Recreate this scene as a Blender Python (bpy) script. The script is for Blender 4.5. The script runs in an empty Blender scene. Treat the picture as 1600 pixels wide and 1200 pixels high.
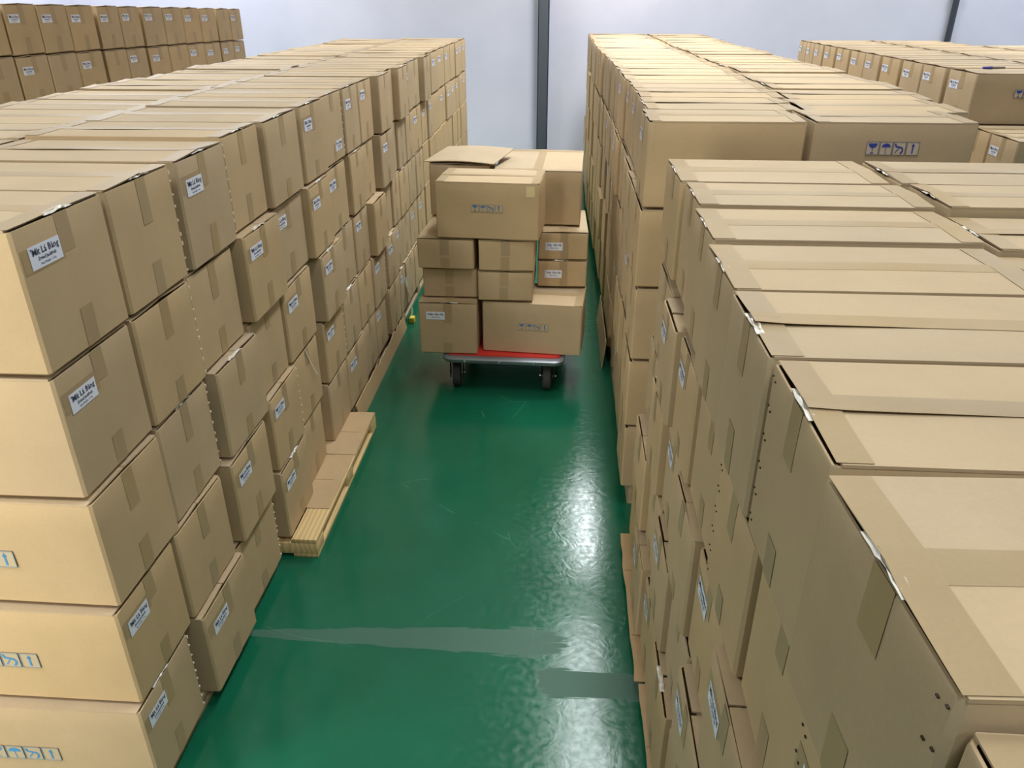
import bpy, bmesh, math, random
from mathutils import Vector, Matrix

S = 2.3                       # camera height in metres; plans below are written in units of it
C = bpy.context.scene.collection
sc = bpy.context.scene

# ------------------------------------------------------------------ camera, world, lights, exposure
def build_camera():
    f, vx, vy = 1200.0, 885.0, -5.0
    p = math.atan2(600 - vy, f)
    up = Vector((0, -math.cos(p), -math.sin(p)))           # world up seen in camera axes (x right, y down, z forward)
    fw = Vector((vx - 800, vy - 600, f)).normalized()
    fw = (fw - up * fw.dot(up)).normalized()
    rt = fw.cross(up)
    cam = bpy.data.cameras.new('camera')
    cam.sensor_width = 36
    cam.lens = f / 1600 * 36
    cam.clip_start = .02
    o = bpy.data.objects.new('camera', cam)
    R = Matrix((rt, fw, up))                               # world = R @ cam(cv)
    cv2bl = Matrix(((1, 0, 0), (0, -1, 0), (0, 0, -1)))
    M = (R @ cv2bl).to_4x4()
    M.translation = (0, 0, S)
    o.matrix_world = M
    C.objects.link(o)
    sc.camera = o
build_camera()

w = bpy.data.worlds.new('World'); sc.world = w; w.use_nodes = True
w.node_tree.nodes['Background'].inputs[0].default_value = (.9, .95, 1, 1)
w.node_tree.nodes['Background'].inputs[1].default_value = .14

def area(name, loc, sx, sy, power, col=(1, .97, .93), rot=(0, 0, 0)):
    l = bpy.data.lights.new(name, 'AREA'); l.shape = 'RECTANGLE'; l.size = sx; l.size_y = sy
    l.energy = power; l.color = col
    o = bpy.data.objects.new(name, l); o.location = loc; o.rotation_euler = rot
    C.objects.link(o)
    return o
COOL = (.93, .97, 1.0); WARM = (1, .93, .80)
CEIL = 5.2
SPREAD = math.radians(125)
for yy, ln, wd, pw in ((-.6, 1.3, .45, 30), (2.4, 1.3, .45, 34), (5.9, 3.2, .9, 96), (9.6, 2.0, .45, 120)):
    area('lamp_or_fill', (.62, yy, CEIL - .3), wd, ln, pw, COOL).data.spread = SPREAD
for xx in (-4.6, 5.2):
    for yy, pw in ((.2, 90 if xx < 0 else 36), (4.2, 88 if xx < 0 else 50), (8.0, 90)):
        area('lamp_or_fill', (xx + (1.4 if xx < 0 and yy < 1 else 0), yy, CEIL - .3), .35, 1.3, pw, COOL).data.spread = SPREAD
for xx, pw in ((-5.8, 90), (-4.0, 80), (3.2, 56), (6.2, 66)):
    area('lamp_or_fill', (xx, 10.3, CEIL - .3), 1.3, .35, pw, COOL)  # fill lights added beside the back wall to brighten it
area('lamp_or_fill', (2.4, -1.8, CEIL - .3), .35, 1.3, 48, COOL)  # added fill behind the camera, lifts the right-hand tops and end faces
area('end_face_fill', (-2.35, -1.3, 1.5), 1.3, 2.6, 45, WARM, (math.radians(90), 0, 0)).data.spread = math.radians(95)  # unseen warm panel added behind the camera to brighten the left end faces

vs = sc.view_settings
sc.display_settings.display_device = 'sRGB'
vs.view_transform = 'Standard'; vs.look = 'None'; vs.gamma = 1; vs.use_curve_mapping = False
vs.exposure = 0.1

# ------------------------------------------------------------------ materials
def lin(r, g, b):
    f = lambda c: (c / 255 / 12.92) if c <= 10 else ((c / 255 + .055) / 1.055) ** 2.4
    return (f(r), f(g), f(b), 1)

def mat(name, col, rough=.7, metal=0., spec=.5, coat=0.):
    m = bpy.data.materials.new(name); m.use_nodes = True
    b = m.node_tree.nodes['Principled BSDF']
    b.inputs['Base Color'].default_value = col
    b.inputs['Roughness'].default_value = rough
    b.inputs['Metallic'].default_value = metal
    b.inputs['Specular IOR Level'].default_value = spec
    if coat: b.inputs['Coat Weight'].default_value = coat
    return m
def nd(m, t, **kw):
    n = m.node_tree.nodes.new(t)
    for k, v in kw.items():
        if k.startswith('i_'): n.inputs[k[2:].replace('_', ' ')].default_value = v
        else: setattr(n, k, v)
    return n
def lk(m, a, ao, b, bi): m.node_tree.links.new(a.outputs[ao], b.inputs[bi])
def bsdf(m): return m.node_tree.nodes['Principled BSDF']

def kraft(name, col, vary=.10, rough=.7):
    m = mat(name, col, rough, spec=.25)
    tc = nd(m, 'ShaderNodeTexCoord'); oi = nd(m, 'ShaderNodeObjectInfo')
    ad = nd(m, 'ShaderNodeVectorMath', operation='ADD')
    lk(m, tc, 'Object', ad, 0); lk(m, oi, 'Location', ad, 1)
    n1 = nd(m, 'ShaderNodeTexNoise', i_Scale=3.0, i_Detail=4.0, i_Roughness=.6)
    n2 = nd(m, 'ShaderNodeTexNoise', i_Scale=160.0, i_Detail=2.0)
    lk(m, ad, 0, n1, 'Vector'); lk(m, ad, 0, n2, 'Vector')
    mr = nd(m, 'ShaderNodeMapRange'); mr.inputs['To Min'].default_value = 1 - vary; mr.inputs['To Max'].default_value = 1 + vary
    lk(m, oi, 'Random', mr, 'Value')
    m1 = nd(m, 'ShaderNodeMapRange'); m1.inputs['From Min'].default_value = .3; m1.inputs['From Max'].default_value = .7
    m1.inputs['To Min'].default_value = .93; m1.inputs['To Max'].default_value = 1.06
    lk(m, n1, 'Fac', m1, 'Value')
    m2 = nd(m, 'ShaderNodeMapRange'); m2.inputs['To Min'].default_value = .95; m2.inputs['To Max'].default_value = 1.05
    lk(m, n2, 'Fac', m2, 'Value')
    a = nd(m, 'ShaderNodeMath', operation='MULTIPLY'); b2 = nd(m, 'ShaderNodeMath', operation='MULTIPLY')
    lk(m, mr, 0, a, 0); lk(m, m1, 0, a, 1); lk(m, a, 0, b2, 0); lk(m, m2, 0, b2, 1)
    hs = nd(m, 'ShaderNodeHueSaturation'); hs.inputs['Color'].default_value = col
    sr = nd(m, 'ShaderNodeMapRange'); sr.inputs['To Min'].default_value = .93; sr.inputs['To Max'].default_value = 1.05
    lk(m, oi, 'Random', sr, 'Value')
    lk(m, sr, 0, hs, 'Saturation'); lk(m, b2, 0, hs, 'Value')
    lk(m, hs, 0, bsdf(m), 'Base Color')
    bp = nd(m, 'ShaderNodeBump', i_Strength=.06, i_Distance=.004)
    lk(m, n1, 'Fac', bp, 'Height'); lk(m, bp, 0, bsdf(m), 'Normal')
    return m
KRAFT = kraft('kraft_board', lin(187, 162, 125), .05)
KRAFT_FLAP = kraft('kraft_flap', lin(188, 165, 132), .05)
KRAFT_SHEET = kraft('kraft_sheet', lin(188, 160, 122), .05)
EDGE = mat('board_edge', lin(158, 132, 96), .9)
TAPE = kraft('packing_tape', lin(171, 147, 110), .03, .42)
TAPE_CLEAR = mat('crumpled_clear_tape', lin(225, 218, 205), .18, spec=.7)
PAPER = mat('label_paper', lin(225, 228, 240), .5)
INK = mat('label_ink', lin(45, 48, 75), .6)
SYM_BLUE = mat('print_blue', lin(70, 140, 190), .6)
SYM_NAVY = mat('print_navy', lin(48, 62, 150), .6)
SYM_GREY = mat('print_panel', lin(192, 178, 158), .6)
STAPLE = mat('stitch_dark', lin(58, 46, 34), .5)
STAPLE_LIGHT = mat('stitch_torn', lin(228, 214, 190), .7)
STEEL = mat('cart_rim', lin(142, 146, 152), .38, .65)
RED = mat('cart_mat_red', lin(205, 50, 38), .55)
RUBBER = mat('wheel_rubber', lin(62, 62, 64), .75)
DARKMETAL = mat('dark_bracket', lin(28, 30, 32), .5, .5)
BRIGHT = mat('bright_zinc', lin(200, 202, 205), .25, .9)
FILM = mat('stretch_film', lin(222, 220, 214), .2, spec=.6)
YELLOW = mat('yellow_paint', lin(222, 205, 60), .6)
PILLAR = mat('pillar_paint', lin(92, 97, 108), .5)
PIPE = mat('pipe_paint', lin(62, 68, 76), .5)
PEN_BLUE = mat('pen_cap', lin(66, 55, 140), .4)
PEN_BODY = mat('pen_body', lin(128, 110, 98), .45)

def wood(name, col):
    m = mat(name, col, .75, spec=.3)
    tc = nd(m, 'ShaderNodeTexCoord'); mp = nd(m, 'ShaderNodeMapping'); mp.inputs['Scale'].default_value = (10, .8, 10)
    wv = nd(m, 'ShaderNodeTexWave', i_Scale=1.3, i_Distortion=7.0, i_Detail=3.0)
    lk(m, tc, 'Object', mp, 0); lk(m, mp, 0, wv, 0)
    r = nd(m, 'ShaderNodeValToRGB')
    r.color_ramp.elements[0].color = tuple(c * .84 for c in col[:3]) + (1,)
    r.color_ramp.elements[1].color = tuple(min(1, c * 1.1) for c in col[:3]) + (1,)
    lk(m, wv, 'Fac', r, 0); lk(m, r, 0, bsdf(m), 'Base Color')
    return m
PINE = wood('pine_wood', lin(216, 186, 132))
OLDPINE = wood('grey_pine_wood', lin(170, 150, 120))

def wall_mat():
    m = mat('wall_paint', lin(225, 223, 241), .55, spec=.3)
    n = nd(m, 'ShaderNodeTexNoise', i_Scale=1.1, i_Detail=5.0)
    ge = nd(m, 'ShaderNodeNewGeometry'); lk(m, ge, 'Position', n, 'Vector')
    r = nd(m, 'ShaderNodeValToRGB')
    r.color_ramp.elements[0].position = .3; r.color_ramp.elements[0].color = lin(218, 218, 234)
    r.color_ramp.elements[1].position = .7; r.color_ramp.elements[1].color = lin(230, 228, 243)
    lk(m, n, 'Fac', r, 0); lk(m, r, 0, bsdf(m), 'Base Color')
    return m

def floor_mat():
    m = mat('green_epoxy', lin(22, 100, 72), .3, spec=.5)
    ge = nd(m, 'ShaderNodeNewGeometry')
    big = nd(m, 'ShaderNodeTexNoise', i_Scale=1.6, i_Detail=6.0, i_Roughness=.65)
    fine = nd(m, 'ShaderNodeTexNoise', i_Scale=38.0, i_Detail=4.0)
    lk(m, ge, 'Position', big, 'Vector'); lk(m, ge, 'Position', fine, 'Vector')
    ramp = nd(m, 'ShaderNodeValToRGB')
    ramp.color_ramp.elements[0].position = .3; ramp.color_ramp.elements[0].color = lin(14, 88, 61)
    ramp.color_ramp.elements[1].position = .75; ramp.color_ramp.elements[1].color = lin(24, 102, 75)
    lk(m, big, 'Fac', ramp, 0)
    sep = nd(m, 'ShaderNodeSeparateXYZ')
    dis = nd(m, 'ShaderNodeTexNoise', i_Scale=5.0, i_Detail=5.0)
    mpn = nd(m, 'ShaderNodeMapping'); mpn.inputs['Scale'].default_value = (1.2, 12, 1)
    lk(m, ge, 'Position', mpn, 0); lk(m, mpn, 0, dis, 'Vector')
    def math_(op, a, b=None, c=None):
        n = nd(m, 'ShaderNodeMath', operation=op)
        for i, v in enumerate((a, b, c)):
            if v is None: continue
            if isinstance(v, (int, float)): n.inputs[i].default_value = v
            else: m.node_tree.links.new(v, n.inputs[i])
        return n.outputs[0]
    lk(m, ge, 'Position', sep, 0)
    X, Y = sep.outputs[0], sep.outputs[1]
    nz = math_('MULTIPLY', math_('SUBTRACT', dis.outputs['Fac'], .5), 1.0)
    def patch(cx, cy, hx, hy, skew, soft, tl):
        dx = math_('SUBTRACT', X, cx)
        dy = math_('ADD', math_('SUBTRACT', Y, cy), math_('MULTIPLY', dx, skew))
        u = math_('DIVIDE', dx, hx)
        t = math_('MULTIPLY_ADD', u, tl, 1 - abs(tl))                       # thins towards one end
        v = math_('DIVIDE', dy, math_('MULTIPLY', math_('MAXIMUM', t, .12), hy))
        u6 = math_('POWER', math_('ABSOLUTE', u), 8.0)
        r = math_('ADD', u6, math_('POWER', math_('ABSOLUTE', v), 3.0))
        r = math_('ADD', r, math_('MULTIPLY', nz, 2.6))
        mr = nd(m, 'ShaderNodeMapRange'); m.node_tree.links.new(r, mr.inputs['Value'])
        mr.inputs['From Min'].default_value = 1 - soft; mr.inputs['From Max'].default_value = 1 + soft
        mr.inputs['To Min'].default_value = 1; mr.inputs['To Max'].default_value = 0
        return mr.outputs[0]
    p1 = patch(-.60, 2.265, .66, .085, -.02, .16, .40)
    p2 = patch(.21, 2.075, .25, .07, .02, .12, -.1)
    pm = math_('MAXIMUM', math_('MULTIPLY', p1, .75), p2)
    # fine pale scratches
    vor = nd(m, 'ShaderNodeTexVoronoi', feature='DISTANCE_TO_EDGE', i_Scale=1.1)
    wrp = nd(m, 'ShaderNodeTexNoise', i_Scale=1.7, i_Detail=2.0)
    lk(m, ge, 'Position', wrp, 'Vector')
    mix = nd(m, 'ShaderNodeVectorMath', operation='MULTIPLY_ADD'); mix.inputs[1].default_value = (.06, .06, .06)
    lk(m, wrp, 'Color', mix, 0); lk(m, ge, 'Position', mix, 2); lk(m, mix, 0, vor, 'Vector')
    sc_ = nd(m, 'ShaderNodeMapRange'); lk(m, vor, 0, sc_, 'Value')
    sc_.inputs['From Min'].default_value = .0; sc_.inputs['From Max'].default_value = .0022
    sc_.inputs['To Min'].default_value = .2; sc_.inputs['To Max'].default_value = 0
    gate = nd(m, 'ShaderNodeMapRange'); lk(m, big, 'Fac', gate, 'Value')
    gate.inputs['From Min'].default_value = .53; gate.inputs['From Max'].default_value = .58
    scr = math_('MULTIPLY', sc_.outputs[0], gate.outputs[0])
    c1 = nd(m, 'ShaderNodeMix', data_type='RGBA'); c1.inputs['B'].default_value = lin(78, 108, 94)
    m.node_tree.links.new(pm, c1.inputs['Factor']); lk(m, ramp, 0, c1, 'A')
    c2 = nd(m, 'ShaderNodeMix', data_type='RGBA'); c2.inputs['B'].default_value = lin(150, 180, 165)
    m.node_tree.links.new(scr, c2.inputs['Factor']); m.node_tree.links.new(c1.outputs['Result'], c2.inputs['A'])
    m.node_tree.links.new(c2.outputs['Result'], bsdf(m).inputs['Base Color'])
    rr = nd(m, 'ShaderNodeMapRange'); lk(m, fine, 'Fac', rr, 'Value')
    rr.inputs['From Min'].default_value = .3; rr.inputs['From Max'].default_value = .7
    rr.inputs['To Min'].default_value = .10; rr.inputs['To Max'].default_value = .22
    ro = math_('MULTIPLY_ADD', pm, .35, rr.outputs[0])
    m.node_tree.links.new(ro, bsdf(m).inputs['Roughness'])
    sp = math_('MULTIPLY_ADD', pm, -.35, .5)
    m.node_tree.links.new(sp, bsdf(m).inputs['Specular IOR Level'])
    bp = nd(m, 'ShaderNodeBump', i_Strength=.10, i_Distance=.006)
    mus = nd(m, 'ShaderNodeTexNoise', i_Scale=11.0, i_Detail=6.0, i_Distortion=2.0)
    lk(m, ge, 'Position', mus, 'Vector')
    lk(m, mus, 'Fac', bp, 'Height'); lk(m, bp, 0, bsdf(m), 'Normal')
    return m

# ------------------------------------------------------------------ mesh helpers
def mesh_from(name, verts, faces, material, smooth=False, angle=30):
    me = bpy.data.meshes.new(name)
    me.from_pydata(verts, [], faces)
    if material is not None:
        for x in (material if isinstance(material, (list, tuple)) else [material]): me.materials.append(x)
    bm = bmesh.new(); bm.from_mesh(me); bmesh.ops.recalc_face_normals(bm, faces=bm.faces); bm.to_mesh(me); bm.free()
    if smooth:
        me.shade_smooth()
        me.set_sharp_from_angle(angle=math.radians(angle))
    me.update()
    return me
def obj(name, me, parent=None, loc=(0, 0, 0), rot=(0, 0, 0)):
    o = bpy.data.objects.new(name, me); C.objects.link(o)
    o.location = loc; o.rotation_euler = rot
    if parent: o.parent = parent
    return o
def thing(name, label, cat, loc, rz=0., group=None):
    o = bpy.data.objects.new(name, None); C.objects.link(o)
    o.empty_display_size = .1
    o.location = loc; o.rotation_euler = (0, 0, rz)
    o['label'] = label; o['category'] = cat
    if group: o['group'] = group
    return o
def structure(o): o['kind'] = 'structure'; return o
def box_vf(x0, x1, y0, y1, z0, z1, base=0):
    v = [(x0, y0, z0), (x1, y0, z0), (x1, y1, z0), (x0, y1, z0), (x0, y0, z1), (x1, y0, z1), (x1, y1, z1), (x0, y1, z1)]
    f = [(0, 3, 2, 1), (4, 5, 6, 7), (0, 1, 5, 4), (1, 2, 6, 5), (2, 3, 7, 6), (3, 0, 4, 7)]
    return v, [tuple(i + base for i in q) for q in f]
def box_mesh(name, dims, material, bevel=0.):
    v, f = box_vf(*dims)
    me = mesh_from(name, v, f, material)
    if bevel:
        bm = bmesh.new(); bm.from_mesh(me)
        bmesh.ops.bevel(bm, geom=bm.edges[:], offset=bevel, segments=2, affect='EDGES', profile=.5)
        bm.to_mesh(me); bm.free(); me.shade_smooth(); me.set_sharp_from_angle(angle=math.radians(35))
    return me
def multi_box(name, boxes, material):
    V, F = [], []
    for b in boxes:
        v, f = box_vf(*b, base=len(V)); V += v; F += f
    return mesh_from(name, V, F, material)
def grid_sheet(name, nu, nv, fn, material, thick=0., nrm=None, smooth=True):
    """sheet over u,v in 0..1 by fn(u,v); thick along -nrm closes it as a thin slab"""
    V = [fn(i / nu, j / nv) for j in range(nv + 1) for i in range(nu + 1)]
    idx = lambda i, j: j * (nu + 1) + i
    F = [(idx(i, j), idx(i + 1, j), idx(i + 1, j + 1), idx(i, j + 1)) for j in range(nv) for i in range(nu)]
    if thick:
        n0 = len(V)
        V += [tuple(a - thick * b for a, b in zip(p, nrm)) for p in V]
        F += [tuple(n0 + k for k in reversed(f)) for f in F]
        rim = [idx(i, 0) for i in range(nu)] + [idx(nu, j) for j in range(nv)] + [idx(i, nv) for i in range(nu, 0, -1)] + [idx(0, j) for j in range(nv, 0, -1)]
        for a, b in zip(rim, rim[1:] + rim[:1]): F.append((b, a, a + n0, b + n0))
    return mesh_from(name, V, F, material, smooth, 40)

# ------------------------------------------------------------------ room
def plane(name, v, m): return structure(obj(name, mesh_from(name, v, [(0, 1, 2, 3)], m)))
WY = 5.25 * S
RX0, RX1, RY0 = -7.2, 7.6, -5.2
flo = plane('floor', [(RX0, RY0, 0), (RX1, RY0, 0), (RX1, WY, 0), (RX0, WY, 0)], floor_mat())
WALL = wall_mat()
plane('wall_back', [(RX0, WY, 0), (RX1, WY, 0), (RX1, WY, CEIL), (RX0, WY, CEIL)], WALL)
plane('wall_left', [(RX0, RY0, 0), (RX0, WY, 0), (RX0, WY, CEIL), (RX0, RY0, CEIL)], WALL)
plane('wall_right', [(RX1, RY0, 0), (RX1, WY, 0), (RX1, WY, CEIL), (RX1, RY0, CEIL)], WALL)
plane('wall_front', [(RX0, RY0, 0), (RX1, RY0, 0), (RX1, RY0, CEIL), (RX0, RY0, CEIL)], WALL)
plane('ceiling', [(RX0, RY0, CEIL), (RX1, RY0, CEIL), (RX1, WY, CEIL), (RX0, WY, CEIL)], mat('ceiling_paint', lin(205, 208, 212), .8))
# steel pillar: an H section with flanges
px0, px1 = -.168 * S, -.100 * S
pil = structure(obj('pillar', box_mesh('pillar_web', (px0 + .05, px1 - .05, WY - .16, WY - .002, 0, CEIL), PILLAR)))
obj('flange', box_mesh('pillar_flange', (px0, px1, WY - .18, WY - .16, 0, CEIL), PILLAR, .003), pil)
for xa, xb in ((px0, px0 + .012), (px1 - .012, px1)):
    obj('flange_lip', box_mesh('pillar_lip', (xa, xb, WY - .18, WY - .002, 0, CEIL), PILLAR), pil)
pr = thing('pipe', 'thin dark grey vertical pipe fixed to the white back wall', 'pipe', (2.30 * S, WY - .06, 0))
def tube(name, r, z0, z1, m, n=14):
    V = [(r * math.cos(2 * math.pi * k / n), r * math.sin(2 * math.pi * k / n), z) for z in (z0, z1) for k in range(n)]
    F = [(k, (k + 1) % n, n + (k + 1) % n, n + k) for k in range(n)] + [tuple(range(n - 1, -1, -1)), tuple(range(n, 2 * n))]
    return mesh_from(name, V, F, m, True, 40)
obj('pipe_run', tube('pipe_run', .04, 0, CEIL - .02, PIPE), pr)
for z in (1.0, 2.3, 3.9):
    obj('pipe_clamp', box_mesh('pipe_clamp', (-.055, .055, -.045, .056, z, z + .04), PIPE, .004), pr)

# ------------------------------------------------------------------ cartons
class Kind:
    """meshes of one carton size: x is the length, the +x end carries label and tapes, z is up"""
    def __init__(s, L, W, H, nvar, seed, tall_top=True):
        s.L, s.W, s.H = L, W, H
        s.var = [s.build(random.Random(seed * 31 + k)) for k in range(nvar)]
    def build(s, R):
        L, W, H = s.L, s.W, s.H
        ax, ay = R.uniform(.001, .004), R.uniform(.001, .004)
        bump = [R.uniform(-.0004, .0004) for _ in range(64)]
        ex = lambda u, v: ax * (1 - u * u) * (1 - v * v)
        d = {}
        d['ex'] = ex
        # body: rings of a rounded rectangle
        r = .007
        ny, nx = 4, 5
        ring0 = []
        for i in range(ny + 1): ring0.append(('x', 1, -1 + 2 * i / ny))
        for i in range(nx + 1): ring0.append(('y', 1, 1 - 2 * i / nx))
        for i in range(ny + 1): ring0.append(('x', -1, 1 - 2 * i / ny))
        for i in range(nx + 1): ring0.append(('y', -1, -1 + 2 * i / nx))
        def ring(z, inset, bul=True):
            v = max(-1, min(1, 2 * z / H - 1)); out = []
            for k, (a, sgn, t) in enumerate(ring0):
                j = bump[(k * 7 + int(z * 40)) % 64] if bul and abs(t) < .99 and abs(v) < .99 else 0
                if a == 'x': out.append((sgn * (L / 2 - inset + (ex(t, v) if bul else 0) + j), t * (W / 2 - r - inset), z))
                else: out.append((t * (L / 2 - r - inset), sgn * (W / 2 - inset + (ay * (1 - t * t) * (1 - v * v) if bul else 0) + j), z))
            return out
        top = H - .004
        rings = [ring(0, .005, False), ring(.005, 0), ring(H * .28, 0), ring(H * .52, 0), ring(H * .77, 0), ring(top - .004, 0), ring(top, .0012, False), ring(top, .005, False), ring(top - .03, .0055, False)]
        V = [p for q in rings for p in q]; n = len(ring0)
        F = [tuple(range(n - 1, -1, -1))]
        for k in range(len(rings) - 1):
            for i in range(n):
                F.append((k * n + i, k * n + (i + 1) % n, (k + 1) * n + (i + 1) % n, (k + 1) * n + i))
        F.append(tuple((len(rings) - 1) * n + i for i in range(n)))
        d['body'] = mesh_from('carton_body', V, F, KRAFT, True, 32)
        # flaps
        hs = [R.uniform(0, .005), R.uniform(0, .005)]; cr = [R.uniform(-.001, .006) for _ in range(4)]
        gx = (R.uniform(.004, .010), R.uniform(.004, .012))
        def hz(x, y):
            k = 0 if y < 0 else 1
            a = 1 - abs(y) / (W / 2)
            c = cr[(0 if x < 0 else 1) + 2 * k] * (abs(x) / (L / 2)) ** 6
            return H + .001 + hs[k] * a * a + c * a + .0015 * math.sin(x * 9 + k * 2) * a
        d['flaps'] = []
        gap = R.uniform(.001, .004)
        for k, sg in enumerate((-1, 1)):
            xa, xb = -L / 2 + gx[0] + R.uniform(0, .004), L / 2 - gx[1] - R.uniform(0, .004)
            d['flaps'].append(grid_sheet('carton_flap', 10, 4, lambda u, v, sg=sg, xa=xa, xb=xb: (xa + (xb - xa) * u, sg * (W / 2 - (W / 2 - gap) * v), hz(xa + (xb - xa) * u, sg * (W / 2 - (W / 2 - gap) * v))), KRAFT_FLAP, .005, (0, 0, 1)))
        hm = lambda x, y: max(hz(x, y), hz(x, -1e-6), hz(x, 1e-6)) if abs(y) < .03 else hz(x, y)
        o1 = R.uniform(-.006, .006)
        d['seam'] = grid_sheet('seam_tape', 12, 2, lambda u, v: (-L / 2 + .004 + (L - .008) * u, o1 + (v - .5) * .055, hm(-L / 2 + L * u, o1 + (v - .5) * .055) + .0008), TAPE, .0006, (0, 0, 1))
        d['ends'] = []
        for sg in (1, -1):
            wd = R.uniform(.048, .056); o2 = R.uniform(.001, .006)
            d['ends'].append(grid_sheet('end_tape', 2, 10, lambda u, v, sg=sg, wd=wd, o2=o2: (sg * (L / 2 - o2 - wd * u), (v - .5) * (W - .006), hm(sg * (L / 2 - o2 - wd * u), (v - .5) * (W - .006)) + .0016), TAPE, .0006, (0, 0, 1)))
        # face tapes on the +x end (upper and lower)
        def face(y0, y1, z0, z1, off, mname, m, nu=3, nv=3, sg=1, th=.0003):
            def fn(u, v):
                y = y0 + (y1 - y0) * u; z = z0 + (z1 - z0) * v
                return (sg * (L / 2 + ex(2 * y / W, 2 * z / H - 1) + .0009 + off), y, z)
            return grid_sheet(mname, nu, nv, fn, m, th, (sg, 0, 0))
        d['face'] = face
        yt = R.uniform(-.012, .012); t1, t2 = R.uniform(.08, .13), R.uniform(.07, .11)
        sl = R.uniform(-.006, .006)
        d['tape_up'] = face(yt - .027, yt + .027, H - t1, H - .002, 0, 'face_tape', TAPE)
        d['tape_dn'] = face(yt + sl - .027, yt + sl + .027, .004, t2, 0, 'face_tape', TAPE)
        d['tape_patch'] = face(-W / 2 + .015, yt - .02, H - .105, H - .05, -.0003, 'face_tape', TAPE)
        lw, lh = .118, .052
        d['lab'] = []
        for yy, zz in ((-W / 2 + .025 + R.uniform(0, .03), H - .10 - R.uniform(0, .02)), (W / 2 - .16 - R.uniform(0, .02), .05 + R.uniform(0, .02))):
            d['lab'].append((face(yy, yy + lw, zz, zz + lh, .0008, 'shipping_label', PAPER, 2, 1), (yy, zz, L / 2 + ex(2 * (yy + lw / 2) / W, 2 * (zz + lh / 2) / H - 1) + .0022)))
        # stitching along the +y edge of the aisle end
        zs = [H * (k + .5) / 6 for k in range(6)]
        bx = []
        for z in zs:
            for dy in (.0, .016):
                y = W / 2 - .030 + dy; xx = L / 2 + ex(2 * y / W, 2 * z / H - 1)
                bx.append((xx, xx + .0024, y, y + .0045, z + dy * .3, z + .002 + dy * .3))
        d['stitch'] = multi_box('stitching', bx, STAPLE)
        d['stitch2'] = multi_box('stitching', [(a, b, -f, -e, g, h) for a, b, e, f, g, h in bx], STAPLE)
        bx = []
        for k in range(9):
            z = H * (k + .5) / 9 + R.uniform(-.008, .008); h = R.uniform(.004, .012)
            bx.append((L / 2 - .004, L / 2 + .0015, W / 2 - .006, W / 2 + .0002, z, z + h))
        d['torn'] = multi_box('torn_edge', bx, STAPLE_LIGHT)
        y0 = R.uniform(-.03, .02)
        zz = [[R.uniform(-.002, .006) for _ in range(9)] for _ in range(4)]
        d['crumple'] = grid_sheet('crumpled_tape', 8, 3, lambda u, v: (L / 2 + .001 - .015 * v, y0 + (u - .5) * .11, H + .002 + zz[min(3, int(v * 3.01))][min(8, int(u * 8.01))] * (1 - abs(2 * u - 1) ** 3)), TAPE_CLEAR, .0005, (0, 0, 1), False)
        # fine handling-mark panel positions sit on the -y and +y sides
        d['sideoff'] = lambda v: ay * (1 - v * v)
        return d

def text_mesh(lines, name):
    V, F = [], []
    for txt, size, cx, cy, bold in lines:
        cu = bpy.data.curves.new('t', 'FONT'); cu.body = txt; cu.size = size; cu.align_x = 'CENTER'; cu.align_y = 'CENTER'; cu.resolution_u = 1
        cu.offset = bold
        o = bpy.data.objects.new('t', cu); C.objects.link(o)
        me = bpy.data.meshes.new_from_object(o.evaluated_get(bpy.context.evaluated_depsgraph_get()))
        b = len(V)
        for v in me.vertices: V.append((0, v.co.x + cx, v.co.y + cy))
        for p in me.polygons: F.append(tuple(b + i for i in p.vertices))
        bpy.data.objects.remove(o); bpy.data.curves.remove(cu); bpy.data.meshes.remove(me)
    b = len(V)
    me = bpy.data.meshes.new(name); me.from_pydata(V, [], F); me.materials.append(INK)
    return me
TXT = text_mesh([('Mít Lá Bàng', .0215, .061, .037, .0004), ('Dried Jackfruit', .0115, .062, .0205, .0003), ('Net Weight: 10 Kg', .0075, .062, .0085, .0001), ('*', .012, .008, .043, .0002)], 'label_lettering')
TXT_CART = text_mesh([('Thập Cẩm Sấy', .0165, .06, .035, .0004), ('Mixed Fruit', .0105, .06, .016, .0002)], 'cart_lettering')

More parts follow.
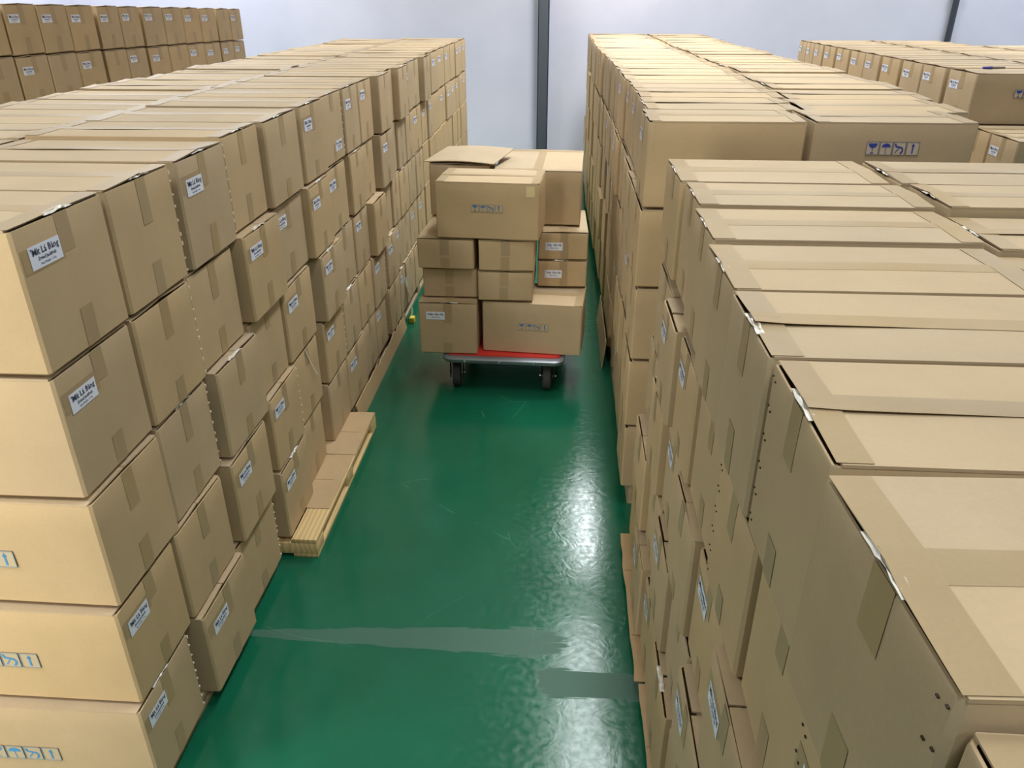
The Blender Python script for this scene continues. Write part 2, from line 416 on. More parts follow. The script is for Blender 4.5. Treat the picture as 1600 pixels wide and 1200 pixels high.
# handling symbols: goblet, umbrella, hook, arrow, drawn in x (right) and z (up)
def poly_plate(name, polys, m, th=.0006):
    V, F = [], []
    for q in polys:
        b = len(V); n = len(q)
        V += [(x, 0, z) for x, z in q] + [(x, th, z) for x, z in q]
        F.append(tuple(range(b, b + n))); F.append(tuple(range(b + 2 * n - 1, b + n - 1, -1)))
        for i in range(n): F.append((b + i, b + n + i, b + n + (i + 1) % n, b + (i + 1) % n))
    return mesh_from(name, V, F, m)
def rect(x0, x1, z0, z1): return [(x0, z0), (x1, z0), (x1, z1), (x0, z1)]
def half(cx, cz, r, up, sq=.8): return [(cx + r * math.cos(math.pi * k / 8), cz + (1 if up else -1) * sq * r * math.sin(math.pi * k / 8)) for k in range(9)]
def marks(size, blue, panel, frame):
    a = size; out = {}
    x0 = -2 * a
    fr = []
    t = a * .035
    for k in range(4):
        l = x0 + k * a
        fr += [rect(l + t, l + a - t, a * .5 - 2 * t, a * .5 - t), rect(l + t, l + a - t, -a * .5 + t, -a * .5 + 2 * t), rect(l + t, l + 2 * t, -a * .5 + t, a * .5 - t), rect(l + a - 2 * t, l + a - t, -a * .5 + t, a * .5 - t)]
    out['mark_panel'] = poly_plate('mark_panel', [rect(x0 + k * a + t, x0 + (k + 1) * a - t, -a * .5 + t, a * .5 - t) for k in range(4)], panel)
    out['mark_frame'] = poly_plate('mark_frame', fr, frame)
    c = x0 + .5 * a
    out['goblet_symbol'] = poly_plate('goblet_symbol', [half(c, .34 * a, .33 * a, False, 1.0), rect(c - .02 * a, c + .02 * a, -.3 * a, .05 * a), rect(c - .14 * a, c + .14 * a, -.36 * a, -.3 * a)], blue)
    c = x0 + 1.5 * a
    out['umbrella_symbol'] = poly_plate('umbrella_symbol', [half(c, .08 * a, .34 * a, True, .8), rect(c - .018 * a, c + .018 * a, -.32 * a, .1 * a), rect(c - .018 * a, c + .09 * a, -.36 * a, -.32 * a)], blue)
    c = x0 + 2.5 * a
    hk = []
    pts = [(-.34, .34), (-.28, .14), (-.05, .1), (.18, .06), (.27, -.08), (.24, -.24), (.12, -.36)]
    for (xa, za), (xb, zb) in zip(pts, pts[1:]):
        dx, dz = xb - xa, zb - za; l = math.hypot(dx, dz); ox, oz = -dz / l * .055, dx / l * .055
        hk.append([(c + (xa + ox) * a, (za + oz) * a), (c + (xa - ox) * a, (za - oz) * a), (c + (xb - ox) * a, (zb - oz) * a), (c + (xb + ox) * a, (zb + oz) * a)])
    hk.append([(c - .3 * a, -.3 * a), (c - .26 * a, -.34 * a), (c + .02 * a, .04 * a), (c - .02 * a, .08 * a)])
    out['hook_symbol'] = poly_plate('hook_symbol', hk, blue)
    c = x0 + 3.5 * a
    out['arrow_symbol'] = poly_plate('arrow_symbol', [rect(c - .05 * a, c + .05 * a, -.34 * a, .2 * a), [(c - .13 * a, .16 * a), (c + .13 * a, .16 * a), (c, .36 * a)]], blue)
    return out
MARK_NEAR = marks(.058, SYM_BLUE, mat('print_panel_near', lin(184, 166, 136), .6), mat('print_line', lin(130, 150, 160), .6))
MARK_NAVY = marks(.055, SYM_NAVY, SYM_GREY, mat('print_line_navy', lin(110, 108, 120), .6))
MARK_CART = marks(.048, mat('print_faded', lin(70, 112, 150), .6), mat('print_panel_faded', lin(182, 162, 132), .6), mat('print_line_faded', lin(160, 152, 134), .6))

def add_marks(root, K, d, which, side, zc, xc=0.):
    """side -1: on the -y long side, +1: on the +y side (read from outside)"""
    first = None
    for k, (nm, me) in enumerate(which.items()):
        off = .0028 + (.0 if nm == 'mark_panel' else .0012)
        o = obj(nm if k == 0 else nm, me, root if first is None else first)
        if first is None:
            o.name = 'handling_marks'
            y = side * (K.W / 2 + d['sideoff'](2 * zc / K.H - 1) + off)
            o.location = (xc, y, zc)
            if side > 0: o.rotation_euler = (0, 0, math.pi)
            first = o
        else:
            o.location = (0, -.0012, 0)
    return first

RNG = random.Random(7)
def carton(K, loc, rz, label, group, cat='carton', sx=1., sy=1., sz=1., lab=None, top=True, tapes=True, detail=2, torn=False, stitch=False, crumple=False, patch=False, var=None, txt=None, ends=(0, 1), flap_tilt=None):
    d = K.var[RNG.randrange(len(K.var)) if var is None else var]
    t = thing('carton', label, cat, loc, rz, group)
    t.scale = (sx, sy, sz)
    obj('body', d['body'], t)
    if detail >= 1:
        for k, f in enumerate(d['flaps']): obj('top_flap', f, t)
    if top:
        obj('seam_tape', d['seam'], t)
        for e in ends: obj('end_tape', d['ends'][e], t)
    if tapes:
        obj('face_tape', d['tape_up'], t); obj('face_tape', d['tape_dn'], t)
    if patch: obj('face_tape', d['tape_patch'], t)
    if lab is not None:
        me, p = d['lab'][lab]
        o = obj('shipping_label', me, t); o['label'] = 'white printed paper label'
        if detail >= 1: obj('lettering', txt or TXT, o, (p[2], p[0], p[1]))
    if torn: obj('torn_edge', d['torn'], t)['kind'] = 'stuff'
    if stitch: obj('stitching', d['stitch' if stitch == 1 else 'stitch2'], t)['kind'] = 'stuff'
    if crumple: obj('crumpled_tape', d['crumple'], t)
    return t, d

ORD = 'first second third fourth fifth sixth seventh eighth ninth tenth eleventh twelfth thirteenth fourteenth fifteenth sixteenth seventeenth eighteenth nineteenth twentieth twenty-first twenty-second twenty-third twenty-fourth'.split()
LAYER = ['top layer', 'second layer down', 'third layer down', 'fourth layer down', 'bottom layer']
MASS = []                                     # far or buried cartons past the limit: one stuff mesh
def mass(x0, x1, y0, y1, z0, z1): MASS.append((x0 * S, x1 * S, y0 * S, y1 * S, z0, z1))
Zw = lambda z: (z + 1) * S

# ---- left stack ---------------------------------------------------
KL = Kind(.316 * S, .163 * S, .1526 * S - .012, 6, 1)
XL = -.5225
L_EDGES = [(.683, .848), (.852, 1.012), (1.026, 1.19), (1.196, 1.352), (1.356, 1.54), (1.566, 1.72), (1.724, 1.892), (1.899, 2.045), (2.05, 2.19), (2.22, 2.37), (2.375, 2.48), (2.485, 2.63), (2.635, 2.775), (2.78, 2.93), (2.965, 3.09), (3.095, 3.22), (3.225, 3.42), (3.425, 3.6), (3.605, 3.79), (3.795, 3.95), (3.955, 4.09), (4.095, 4.24), (4.245, 4.385)]
L_OWN = {1: [(.683, .844), (.848, 1.004), (1.008, 1.17), (1.186, 1.356), (1.36, 1.538), (1.545, 1.695), (1.70, 1.872)],
         2: [(.680, .840), (.845, 1.0), (1.018, 1.184), (1.188, 1.342), (1.346, 1.52)],
         3: [(.670, .818), (.823, .979), (1.0, 1.155), (1.192, 1.35), (1.355, 1.51)],
         4: [(.657, .80), (.826, .984), (.988, 1.155), (1.186, 1.345), (1.35, 1.50)]}
L_PROT = {(0, 5): .004, (0, 9): .016, (0, 11): .018, (0, 14): .018, (1, 3): .012, (1, 5): .010, (2, 2): .010, (3, 2): .012, (4, 1): .014, (2, 5): .014, (3, 3): .008, (4, 3): .010, (1, 9): .012, (2, 8): .018}
L_LAB = {0: {0: 0, 2: 0, 5: 0, 6: 1, 7: 0, 8: 0}, 1: {0: 0, 3: 0, 4: 0, 5: 0, 6: 0}, 2: {3: None, 4: 0, 5: 0, 7: 0}, 3: {0: 0, 2: 0, 3: 0, 5: 0}, 4: {0: 0, 1: 0, 3: 0, 6: 0}, }
R = random.Random(11)
for lay in range(5):
    own = L_OWN.get(lay, [])
    edges = own + [e for e in L_EDGES if e[0] >= (own[-1][1] - .03 if own else 0)]
    if lay:
        sh = [R.uniform(-.012, .012) for _ in range(len(edges) + 1)]
        edges = [e if c < len(own) else (e[0] + sh[c], e[1] + sh[c + 1]) for c, e in enumerate(edges)]
        edges = [e if c == 0 else (max(e[0], edges[c - 1][1] + .003), e[1]) for c, e in enumerate(edges)]
    for c, (ya, yb) in enumerate(edges):
        A = ya < 1.175
        base, pitch = (-.973, .1552) if A else (-.955, .1526)
        z0 = Zw(base + pitch * (4 - lay))
        prot = L_PROT.get((lay, c), R.uniform(-.005, .005))
        if c > 13 and lay >= 2:
            mass(XL - .316, XL + prot, ya + .002, yb - .002, z0, z0 + pitch * S - .008); continue
        sy = (yb - ya - .003) / .163
        lab = L_LAB.get(lay, {}).get(c)
        if c >= 8: lab = 0 if R.random() < .7 else None
        look = 'white-labelled' if lab is not None else 'plain'
        lb = f"{look} kraft carton, {ORD[c]} from near end, {LAYER[lay]}, left aisle wall"
        t, d = carton(KL, ((XL - .158 + prot) * S, (ya + yb) / 2 * S, z0), R.uniform(-.012, .012), lb, 'cartons along the left side of the aisle',
                      sy=sy, sz=(pitch * S - (.012 if lay else .005)) / KL.H, lab=lab, top=(lay == 0), detail=2 if c < 14 else 1, torn=(R.random() < .2 and c < 9), crumple=(c < 14 and R.random() < (.7 if lay == 0 else .35)),
                      tapes=c < 16, patch=(lab == 0 and c < 6))
        if (lay, c) == (3, 4):
            obj('tape_strand', grid_sheet('tape_strand', 1, 8, lambda u, v: (KL.L / 2 + .006 + .012 * v * v, -.02 + .10 * v + .008 * u, KL.H - .005 - .17 * v), TAPE_CLEAR, .0006, (1, 0, 0)), t)
        if c == 0 and lay >= 2: add_marks(t, KL, d, MARK_NEAR, -1, KL.H * (.46 if lay < 4 else .44), (-.003, -.010, -.018)[lay - 2] * S)
for c, (ya, yb) in enumerate(L_EDGES):           # second row of the left stack: tops show
    if c < 2: mass(XL - .65, XL - .335, ya, yb, Zw(-.35), Zw(-.198)); continue
    base = -.973 if ya < 1.175 else -.955
    j = R.uniform(-.004, .002)
    carton(KL, ((XL - .326 - .158 + j) * S, (ya + yb) / 2 * S, Zw(-.1945 - .1526 + R.uniform(-.003, .002))), R.uniform(-.01, .01) + math.pi * 0,
           f'taped carton top, second row of left stack, {ORD[c]} from near end', 'taped tops of the second row on the left',
           sy=(yb - ya - .003) / .163, lab=None, tapes=False, detail=2 if c < 16 else 1, crumple=c < 14 and R.random() < .6)
    mass(XL - .64, XL - .33, ya + .002, yb - .002, Zw(base), Zw(-.354))

# ---- right back stack ---------------------------------------------
KB = Kind(.290 * S, .180 * S, .152 * S - .012, 5, 2)
yb_ = [1.40, 1.56, 1.762, 1.946, 2.15, 2.385, 2.58, 2.78, 2.97, 3.17, 3.4, 3.63, 3.85, 4.07, 4.28, 4.5, 4.72, 4.94]
xb_ = [.149, .156, .160, .161, .160, .163, .158, .151, .149, .143, .138, .136, .135, .135, .135, .136, .136]
for c in range(len(yb_) - 1):
    ya, yb = yb_[c], yb_[c + 1]
    Lc = (.270, .292, .306, .312, .318, .322)[min(c, 5)]
    for lay in range(5):
        z0 = Zw(-.95 + .152 * (4 - lay))
        x0 = xb_[c] - (0, .006, .002, .005, .002)[lay] * (1 if c else .5) + (R.uniform(-.005, .005) if c else 0)
        if (lay >= 3 and c > 3) or (lay >= 1 and c > 10):
            mass(x0, x0 + .29, ya + .002, yb - .002, z0, z0 + .152 * S - .008); continue
        lab = 0 if R.random() < .4 or (c == 0 and lay == 0) else None
        look = 'white-labelled' if lab is not None else 'plain'
        t, d = carton(KB, ((x0 + Lc / 2) * S, (ya + yb) / 2 * S, z0), math.pi + (R.uniform(-.008, .008) if lay else 0),
               f"{look} kraft carton, {ORD[c]} from near end, {LAYER[lay]}, taller right stack's aisle wall", 'cartons of the taller right stack facing the aisle',
               sx=Lc / .29, sy=(yb - ya - .007) / .180, sz=1 if lay else 1 + .007 / KB.H, lab=lab, top=lay == 0, detail=2 if c < 9 else 1, tapes=c < 10, crumple=lay == 0 and c < 12 and R.random() < .7)
    Lc2 = .30
    x0 = xb_[c] + Lc + .012
    t, d = carton(KB, ((x0 + (.272 if c == 0 else Lc2) / 2) * S, (ya + yb) / 2 * S, Zw(-.3395 + R.uniform(-.003, .003))), R.uniform(-.006, .006) + math.pi,
           ('kraft carton with dark blue handling symbols at near end of taller right stack' if c == 0 else f'taped carton top, second row of taller right stack, {ORD[c]} from near end'),
           'taped tops of the second row on the taller right stack', sx=(.272 if c == 0 else Lc2) / .29, sy=(yb - ya - .004) / .180, tapes=False, detail=2 if c < 10 else 1, crumple=c < 12 and R.random() < .6)
    if c == 0:
        add_marks(t, KB, d, MARK_NAVY, 1, KB.H * .715, 0)
    mass(x0 + .004, x0 + .28, ya + .004, yb - .004, Zw(-.95), Zw(-.345))

# ---- right front stack --------------------------------------------
KF = Kind(.276 * S, .150 * S, .148 * S - .012, 6, 3)
F_TOP = [(.219, .374), (.377, .520), (.524, .668), (.672, .815), (.82, .956), (.962, 1.09), (1.096, 1.262)]
F_X = [.157, .163, .166, .163, .158]
F_PROT = {(0, 0): -.003, (0, 1): .002, (0, 2): 0, (0, 3): .002, (0, 6): .010, (0, 5): .015, (0, 4): .008, (2, 3): -.010, (2, 1): -.014, (1, 0): -.005, (3, 2): -.012, (3, 4): -.008, (1, 5): -.010, (4, 3): -.006, (2, 5): -.012, (3, 6): -.012, (4, 5): -.01}
F_LAB = {1: {0: 0, 4: 0, 5: 0}, 2: {4: 0, 1: 0, 2: 0}, 3: {2: 0, 1: 0, 4: 0}, 4: {4: 0, 5: 0}, 0: {}}
for lay in range(5):
    for c, (ya, yb) in enumerate(F_TOP):
        if lay:
            sh = (0, -.05, .03, -.02, .045)[lay] * .6
            ya, yb = ya + sh, yb + sh
        prot = F_PROT.get((lay, c), R.uniform(-.003, .004))
        x0 = F_X[lay] + prot
        z0 = Zw(-.976 + .148 * (4 - lay) + (.007 if lay == 0 and c >= 5 else 0) + (0.004 if lay == 0 and c == 4 else 0))
        Lc = .276 if c < 3 else .286
        lab = F_LAB[lay].get(c)
        look = 'white-labelled' if lab is not None else 'plain'
        t, d = carton(KF, ((x0 + Lc / 2) * S, (ya + yb) / 2 * S, z0), math.pi + (R.uniform(-.010, .010) if (lay, c) != (0, 0) else .035),
               f"{look} kraft carton, {ORD[c]} from near end, {LAYER[lay]}, lower right stack's aisle wall", 'cartons of the lower right stack facing the aisle',
               sx=Lc / .276, sy=(yb - ya - .003) / .150, sz=1 if lay else 1 + .009 / KF.H, lab=lab, top=lay == 0, stitch=1 if (lay == 0 and c == 0) else 2 if (lay, c) in ((0, 1), (1, 2), (1, 0)) else 0, crumple=lay == 0 or R.random() < .2, patch=lab == 0)
for c, (ya, yb) in enumerate(F_TOP):
    x0 = F_X[0] + F_PROT.get((0, c), 0) + (.286 if c < 3 else .296)
    j = R.uniform(-.003, .003)
    carton(KF, ((x0 + .005 + .138) * S, (ya + yb) / 2 * S + j * S * .5, Zw(-.3805 + (.007 if c >= 5 else 0) - (.008 if c == 3 else 0) + R.uniform(-.002, .002))), math.pi + R.uniform(-.012, .012),
           f'taped carton top, second row of lower right stack, {ORD[c]} from near end', 'taped tops of the second row on the lower right stack',
           sy=(yb - ya - .004) / .150, tapes=False, crumple=True)
    mass(x0 + .004, x0 + .27, ya + .004, yb - .004, Zw(-.976), Zw(-.395))
carton(KF, ((.161 + .138) * S, .141 * S, Zw(-.247 - .148)), math.pi, 'kraft carton set lower, nearest of all, beside the first carton of the lower right stack', 'cartons of the lower right stack facing the aisle', sy=.97)
for lay in range(4):
    mass(.165, .43, .070, .210, Zw(-.976 + .14 * lay), Zw(-.976 + .14 * (lay + 1)) - .006)

# ---- far left stack -----------------------------------------------
KX = Kind(.30 * S, .158 * S, .138 * S - .008, 3, 4)
G = [(2.17, 2.325), (2.335, 2.485), (2.49, 2.64), (2.645, 2.795), (2.82, 2.96), (2.965, 3.105), (3.13, 3.29), (3.295, 3.46), (3.465, 3.63), (3.635, 3.80), (3.82, 3.96), (3.965, 4.10)]
for lay in range(3):
    for c, (ya, yb) in enumerate(G):
        zt = -.016 - .021 * (ya - 2.33) - .140 * lay
        if lay == 2:
            mass(-1.9, -1.6, ya, yb, Zw(-.98), Zw(zt)); continue
        lab = 0 if R.random() < .85 else None
        t, d = carton(KX, ((-1.6 - .15 + R.uniform(-.001, .001)) * S, (ya + yb) / 2 * S, Zw(zt - .138)), R.uniform(-.002, .002),
               f"{'white-labelled' if lab is not None else 'plain'} carton, {LAYER[lay]}, {ORD[c]} from near end of tallest far left stack", 'cartons of the tallest stack at the far left',
               sy=(yb - ya + .001) / .158, lab=lab, top=lay == 0, detail=1)
# ---- far right stack ----------------------------------------------
G2 = [(2.271, 2.44), (2.463, 2.62), (2.624, 2.78), (2.803, 2.96), (2.983, 3.13), (3.134, 3.29), (3.313, 3.46), (3.483, 3.63), (3.65, 3.775), (3.78, 3.90), (3.905, 4.02)]
for c, (ya, yb) in enumerate(G2):
    for row in range(3):
        if row == 2 and ya > 3.5: continue
        lab = 0 if row == 0 else None
        lbl = f'white-labelled carton on near side of far right stack, {ORD[c]} from near end' if row == 0 else f'bare carton top, {ORD[row]} row of far right stack, {ORD[c]} from near end'
        t, d = carton(KX, ((1.1 + .15 + .31 * row) * S, (ya + yb) / 2 * S, Zw(-.180 - .132)), math.pi + R.uniform(-.008, .008), lbl, 'cartons of the far right stack',
               sy=(yb - ya - .004) / .158, sz=.96, lab=lab, top=True, tapes=row == 0, detail=1)
        if c == 0 and row == 0: add_marks(t, KX, d, MARK_NAVY, 1, KX.H * .62, -.01)
        mass(1.104 + .31 * row, 1.396 + .31 * row, ya + .003, yb - .003, Zw(-.98), Zw(-.315))
for k, (ya, yb) in enumerate(((1.99, 2.125), (2.13, 2.262))):
    t, d = carton(KX, (1.25 * S, (ya + yb) / 2 * S, Zw(-.31 - .138)), math.pi, ('white-labelled kraft carton set one layer lower at near end of far right stack', 'kraft carton one layer lower, against near end of far right stack')[k], 'cartons of the far right stack', sy=(yb - ya - .003) / .158, lab=0 if k == 0 else None, detail=1)
    mass(1.104, 1.396, ya + .003, yb - .003, Zw(-.98), Zw(-.452))
# marker pen lying on the far right stack
pen = thing('marker_pen', 'marker pen with blue cap lying on the far right stack', 'pen', (1.145 * S, 2.30 * S, Zw(-.172) + .004), math.radians(8))
def rod(name, r0, r1, x0, x1, m, n=12):
    V = [(x, r * math.cos(2 * math.pi * k / n), r * math.sin(2 * math.pi * k / n)) for x, r in ((x0, r0), (x1, r1)) for k in range(n)]
    F = [(k, (k + 1) % n, n + (k + 1) % n, n + k) for k in range(n)] + [tuple(range(n)), tuple(range(2 * n - 1, n - 1, -1))]
    return mesh_from(name, V, F, m, True, 40)
obj('cap', rod('pen_cap', .008, .010, -.055, 0, PEN_BLUE), pen)
obj('barrel', rod('pen_barrel', .009, .007, 0, .085, PEN_BODY), pen)

mm = obj('packed_carton', multi_box('packed_cartons', MASS, KRAFT))
mm['kind'] = 'stuff'; mm['label'] = 'kraft cartons buried inside and far down the stacks'

# ------------------------------------------------------------------ pallets and cardboard
def pallet(x0, x1, y0, y1, h, label, deck_m, label_first=None, nboards=4, first=None):
    """a pallet whose boards run along the aisle"""
    t = thing('pallet', label, 'pallet', (x0 * S, y0 * S, 0), 0, 'pallets under the cartons')
    X, Y = (x1 - x0) * S, (y1 - y0) * S
    bw = .115
    for k in range(nboards):
        xa = (X - bw) * k / (nboards - 1)
        obj('deck_board', box_mesh('deck_board', (xa, xa + bw, 0, Y, h - .022, h), deck_m, .002), t)
        obj('bottom_board', box_mesh('bottom_board', (xa, xa + bw, 0, Y, .0, .018), deck_m, .002), t)
    for k in range(3):
        ya = (Y - .10) * k / 2
        obj('stringer', box_mesh('stringer', (.0, X, ya, ya + .10, .018, h - .022), deck_m, .002), t)
    return t
hB = .045 * S - .0045
pallet(-1.16, -.462, 1.187, 1.71, hB, 'pale pine pallet sticking out under the left cartons', PINE)
pallet(-1.16, -.535, .69, 1.16, .027 * S - .003, 'low shadowed pallet under the near end of the left stack', OLDPINE)
for k, (ya, yb) in enumerate(((1.74, 2.36), (2.40, 3.05), (3.1, 3.75), (3.8, 4.38))):
    pallet(-1.16, -.525 if k else -.53, ya, yb, hB, ['pallet behind a torn cardboard strip, left of the aisle', 'grey wooden pallet under the left stack, beside the trolley', 'pallet under the left stack, next beyond the trolley', 'last pallet under the left stack, nearest the back wall'][k], OLDPINE)
for k, (ya, yb) in enumerate(((1.41, 2.14), (2.2, 3.1), (3.15, 4.0), (4.05, 4.9))):
    pallet(.165, .74, ya, yb, .05 * S - .003, ['first', 'second', 'third', 'last'][k] + ' pallet from near end under the taller right stack', OLDPINE)
pallet(.165, .73, .235, .73, .022 * S - .006, 'low pallet under near half of the lower right stack', OLDPINE)
pallet(.165, .73, .77, 1.27, .022 * S - .006, 'low pallet under far half of the lower right stack', OLDPINE)
def sheet(name, label, x0, x1, y0, y1, z, rz=0, th=.006, seed=0):
    q = random.Random(seed)
    t = thing(name, label, 'cardboard', (x0 * S, y0 * S, z), rz)
    X, Y = (x1 - x0) * S, (y1 - y0) * S
    ny = 12
    w_ = [q.uniform(-.004, .004) for _ in range(ny + 1)]
    me = grid_sheet('sheet_board', 2, ny, lambda u, v: (X * u + (w_[int(round(v * ny))] if u == 0 else 0), Y * v, th), KRAFT_SHEET, th, (0, 0, 1))
    obj('board', me, t)
    for f in ((.26, .7) if seed < 3 else (.5,)):
        obj('fold_crease', box_mesh('fold_crease', (.004, X * .9, Y * f, Y * f + .004, th - .0005, th + .0008), EDGE), t)
    return t
zS = .022 * S - .006
sheet('cardboard_sheet', 'flat cardboard sheet sticking out beneath the lower right stack, far one', .1405, .40, .895, 1.275, zS, 0, .005, 1)
sheet('cardboard_sheet', 'flat cardboard sheet sticking out beneath the lower right stack, near one', .146, .40, .50, .890, zS, 0, .005, 2)
sheet('cardboard_sheet', 'long cardboard liner lying on the pine pallet beside the left cartons', -.66, -.464, 1.29, 1.50, hB + .0005, 0, .003, 3)
sheet('cardboard_sheet', 'short cardboard liner on the far end of the pine pallet', -.66, -.462, 1.503, 1.705, hB + .0005, 0, .003, 4)
# torn strip standing on edge along the floor (left), and one on the right
def strip(label, x, y0, y1, h, seed, lean):
    q = random.Random(seed); n = 26
    t = thing('cardboard_strip', label, 'cardboard', (x * S, y0 * S, 0))
    hs = [h + q.uniform(-.018, .006) * (1.6 if 8 < k else .6) for k in range(n + 1)]
    me = grid_sheet('strip_board', n, 3, lambda u, v: (-lean * v, (y1 - y0) * S * u, hs[int(round(u * n))] * v), KRAFT_SHEET, .006, (1, 0, 0))
    obj('board', me, t)
    return t
strip('torn cardboard strip standing on edge along the left cartons', -.506, 1.73, 2.38, .115, 5, .02)
strip('torn cardboard strip leaning at the foot of the taller right stack', .139, 2.1, 2.5, .20, 6, -.02)
# film tail and yellow block by the far left pallet
fl = thing('stretch_film', 'torn clear stretch film hanging at left pallet beside the trolley', 'film', (-.513 * S, 2.44 * S, .02))
q = random.Random(3)
obj('film_tail', grid_sheet('film_tail', 3, 10, lambda u, v: (.012 + .02 * math.sin(v * 5 + u), .05 * u + .04 * v, .32 * v + .01 * math.sin(u * 6)), FILM, .0008, (1, 0, 0)), fl)
yb2 = thing('marker_block', 'small yellow block on the floor beside the trolley', 'block', (-.497 * S, 2.43 * S, 0))
obj('block', box_mesh('marker_block', (-.02, .02, -.03, .03, 0, .045), YELLOW, .004), yb2)

# ------------------------------------------------------------------ trolley
cart = thing('platform_trolley', 'grey platform trolley with red mat loaded with cartons', 'trolley', (-.147 * S, 1.905 * S, 0), math.radians(-1.5))
DX, DY = .170 * S, .46 * S
zD = Zw(-.89)
def rounded_plate(name, hx, y0, y1, z0, z1, r, m, bev=.0):
    pts = []
    for cx, cy, a0 in ((hx - r, y1 - r, 0), (-hx + r, y1 - r, 90), (-hx + r, y0 + r, 180), (hx - r, y0 + r, 270)):
        for k in range(7):
            a = math.radians(a0 + 15 * k); pts.append((cx + r * math.cos(a), cy + r * math.sin(a)))
    n = len(pts)
    prof = [(z0, -.006), (z0 + .012, 0), (z1 - .008, 0), (z1, -.007)]
    V = [(x * (1 + o / hx), (y - (y0 + y1) / 2) * (1 + o / hx) + (y0 + y1) / 2, z) for z, o in prof for x, y in pts]
    F = [tuple(range(n - 1, -1, -1)), tuple(range(3 * n, 4 * n))]
    for k in range(3):
        for i in range(n): F.append((k * n + i, k * n + (i + 1) % n, (k + 1) * n + (i + 1) % n, (k + 1) * n + i))
    return mesh_from(name, V, F, m, True, 40)
obj('deck', rounded_plate('deck', DX, 0, DY, zD - .034, zD, .07, STEEL), cart)
mt = obj('deck_mat', rounded_plate('deck_mat', DX - .022, .05, DY - .02, zD - .004, zD + .004, .05, RED), cart); mt['label'] = 'red rubber mat'
for x in (-.24, -.02, .20):
    obj('rivet', rod('rivet', .007, .007, -.003, .003, BRIGHT), cart, (x, .0, zD - .016), (0, 0, math.pi / 2))
RW = .088
def wheel_mesh():
    n = 32; prof = [(-.026, RW * .55), (-.026, RW * .90), (-.018, RW), (.018, RW), (.026, RW * .90), (.026, RW * .55)]
    V = []; F = []
    for x, r in prof:
        for k in range(n):
            rr = r - (.0022 if (k % 2 and abs(x) < .02) else 0)
            V.append((x, rr * math.cos(2 * math.pi * k / n), rr * math.sin(2 * math.pi * k / n)))
    for j in range(len(prof) - 1):
        for k in range(n): F.append((j * n + k, j * n + (k + 1) % n, (j + 1) * n + (k + 1) % n, (j + 1) * n + k))
    F.append(tuple(range(n))); F.append(tuple((len(prof) - 1) * n + k for k in range(n)))
    return mesh_from('wheel', V, F, RUBBER, True, 30)
WH = wheel_mesh()
HUB = rod('hub', .036, .036, -.028, .028, DARKMETAL, 18)
FORK = multi_box('fork', [(-.044, -.038, -.035, .035, -.02, RW + .018), (.038, .044, -.035, .035, -.02, RW + .018), (-.046, .046, -.045, .045, RW + .012, RW + .020)], DARKMETAL)
BOLT = rod('axle_bolt', .009, .009, -.056, .056, BRIGHT)
for kx, ky in ((-.137, .062), (.123, .062), (-.137, .40), (.123, .40)):
    cx, cy = kx * S, ky * S
    ca = obj('caster', FORK, cart, (cx, cy, RW), (0, 0, math.radians(6 if kx < 0 else -3)))
    ca.scale = (1, 1, 1)
    obj('wheel', WH, ca); obj('axle_bolt', BOLT, ca); obj('hub', HUB, ca)
    obj('mount_plate', box_mesh('mount_plate', (-.05, .05, -.055, .055, RW + .020, zD - .034 - RW), DARKMETAL), ca)

KC_big = Kind(.272 * S, .17 * S, .148 * S - .006, 2, 21)        # long cartons
KC_end = Kind(.26 * S, .159 * S, .150 * S - .006, 1, 22)        # end-on carton
KC_small = Kind(.25 * S, .148 * S, .0835 * S - .006, 3, 23)
KC_flat = Kind(.25 * S, .148 * S, .078 * S - .006, 2, 26)
KC_T2 = Kind(.32 * S, .25 * S, .150 * S - .006, 1, 24)
KC_T3 = Kind(.17 * S, .17 * S, .146 * S - .006, 1, 25)
GR = 'cartons loaded on the trolley'
def onc(K, x0, x1, yf, zb, rot, label, end_on=True, ds=1., **kw):
    """x0..x1 front-edge span, yf front plane; end_on: the +x end faces the camera"""
    depth = K.L * ds if end_on else K.W
    wid = K.W if end_on else K.L
    cx = (x0 + x1) / 2 * S; cy = yf * S
    a = math.radians(rot)
    px = cx - math.sin(a) * depth / 2; py = cy + math.cos(a) * depth / 2
    sxy = (x1 - x0) * S / wid
    return carton(K, (px, py, zb), a + (-math.pi / 2 if end_on else 0), label, GR, sx=ds if end_on else sxy, sy=sxy if end_on else 1, **kw)
zd = zD + .008
onc(KC_end, -.377, -.219, 1.934, zd, -1, 'white-labelled carton standing end-on, bottom left on the trolley', lab=0, txt=TXT_CART, crumple=True)
t, d = onc(KC_big, -.206, .067, 1.948, zd, -5, 'long carton with faded blue symbols, bottom right on the trolley', end_on=False, tapes=False)
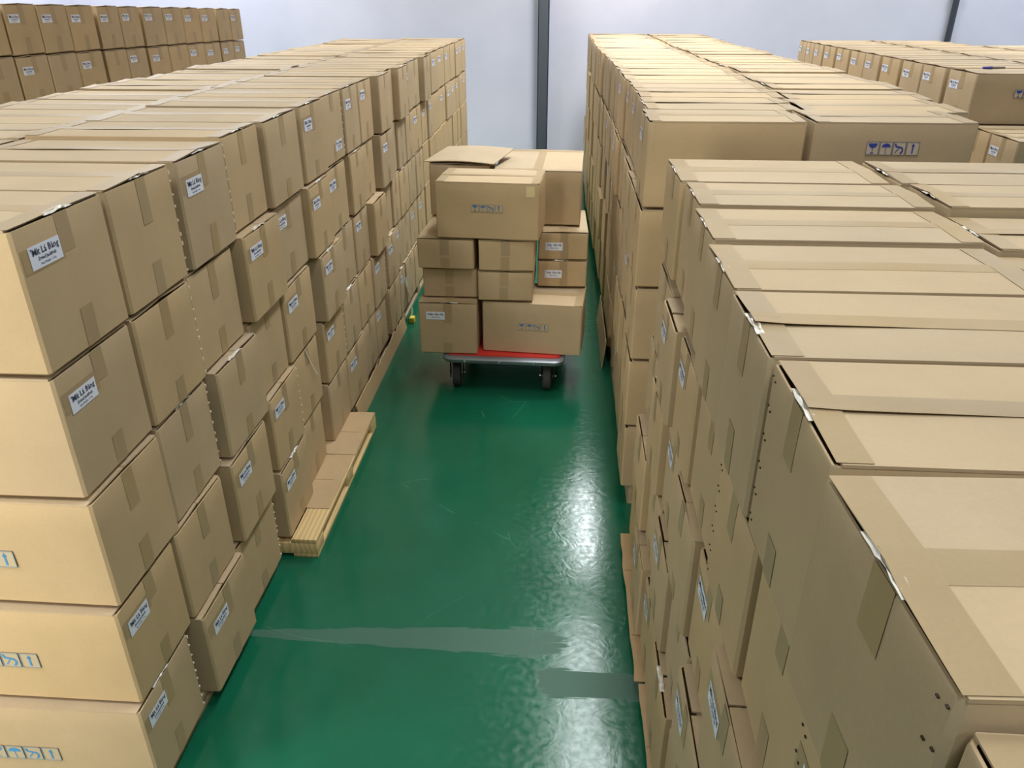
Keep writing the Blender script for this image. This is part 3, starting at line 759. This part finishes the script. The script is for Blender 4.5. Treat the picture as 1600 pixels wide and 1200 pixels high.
add_marks(t, KC_big, d, MARK_CART, -1, KC_big.H * .55, .01)
zm = zd + .1525 * S
zm2 = zm + .0855 * S
zt = zm2 + .0855 * S
zr2 = zm + .0795 * S
onc(KC_small, -.367, -.218, 1.972, zm, 0, 'flat carton, lower of two above the labelled end-on carton on the trolley', crumple=True)
onc(KC_small, -.375, -.225, 1.955, zm2, -2, 'flat carton, upper of two above the labelled end-on carton on the trolley')
onc(KC_small, -.215, -.068, 1.952, zm, 0, 'flat carton, lower of the middle pair on the trolley')
onc(KC_small, -.211, -.064, 1.948, zm2, 0, 'flat carton, upper of the middle pair on the trolley', ds=.74)
onc(KC_flat, -.059, .079, 2.075, zm, 1, 'white-labelled flat carton, lower of right-hand pair set back on the trolley', lab=0, txt=TXT_CART, crumple=True)
onc(KC_flat, -.058, .079, 2.075, zr2, 1, 'white-labelled flat carton, upper of right-hand pair set back on the trolley', lab=0, txt=TXT_CART)
t, d = onc(KC_big, -.321, -.053, 1.945, zt, -4, 'long carton with faded blue symbols across the front top of the trolley load', end_on=False, tapes=False)
add_marks(t, KC_big, d, MARK_CART, -1, KC_big.H * .56, 0)
obj('tape_patch', box_mesh('tape_patch', (.235, .285, -KC_big.W / 2 - .0022, -KC_big.W / 2 - .0014, KC_big.H - .075, KC_big.H - .015), mat('pale_tape', lin(214, 192, 140), .4)), t)
onc(KC_T2, -.186, .056, 2.138, zr2 + .0795 * S + .004, -2, 'big carton at the rear right on top of the trolley load', tapes=False)
t, d = onc(KC_T3, -.372, -.20, 2.18, zt, -1, 'carton with one lid flap folded open at the rear left of the trolley load', tapes=False, top=False)
fl_ = [o for o in t.children if o.name.startswith('top_flap')]
# the open lid: its own board lying raised over the box
lid = obj('open_flap', grid_sheet('open_flap', 6, 4, lambda u, v: ((u - .5) * .46 + .05 * v, (v - .5) * .40, .012 + .03 * v + .012 * math.sin(u * 3.1)), KRAFT_FLAP, .005, (0, 0, 1)), t, (0.0, 0.02, KC_T3.H + .002), (0, 0, math.pi / 2 - .12))
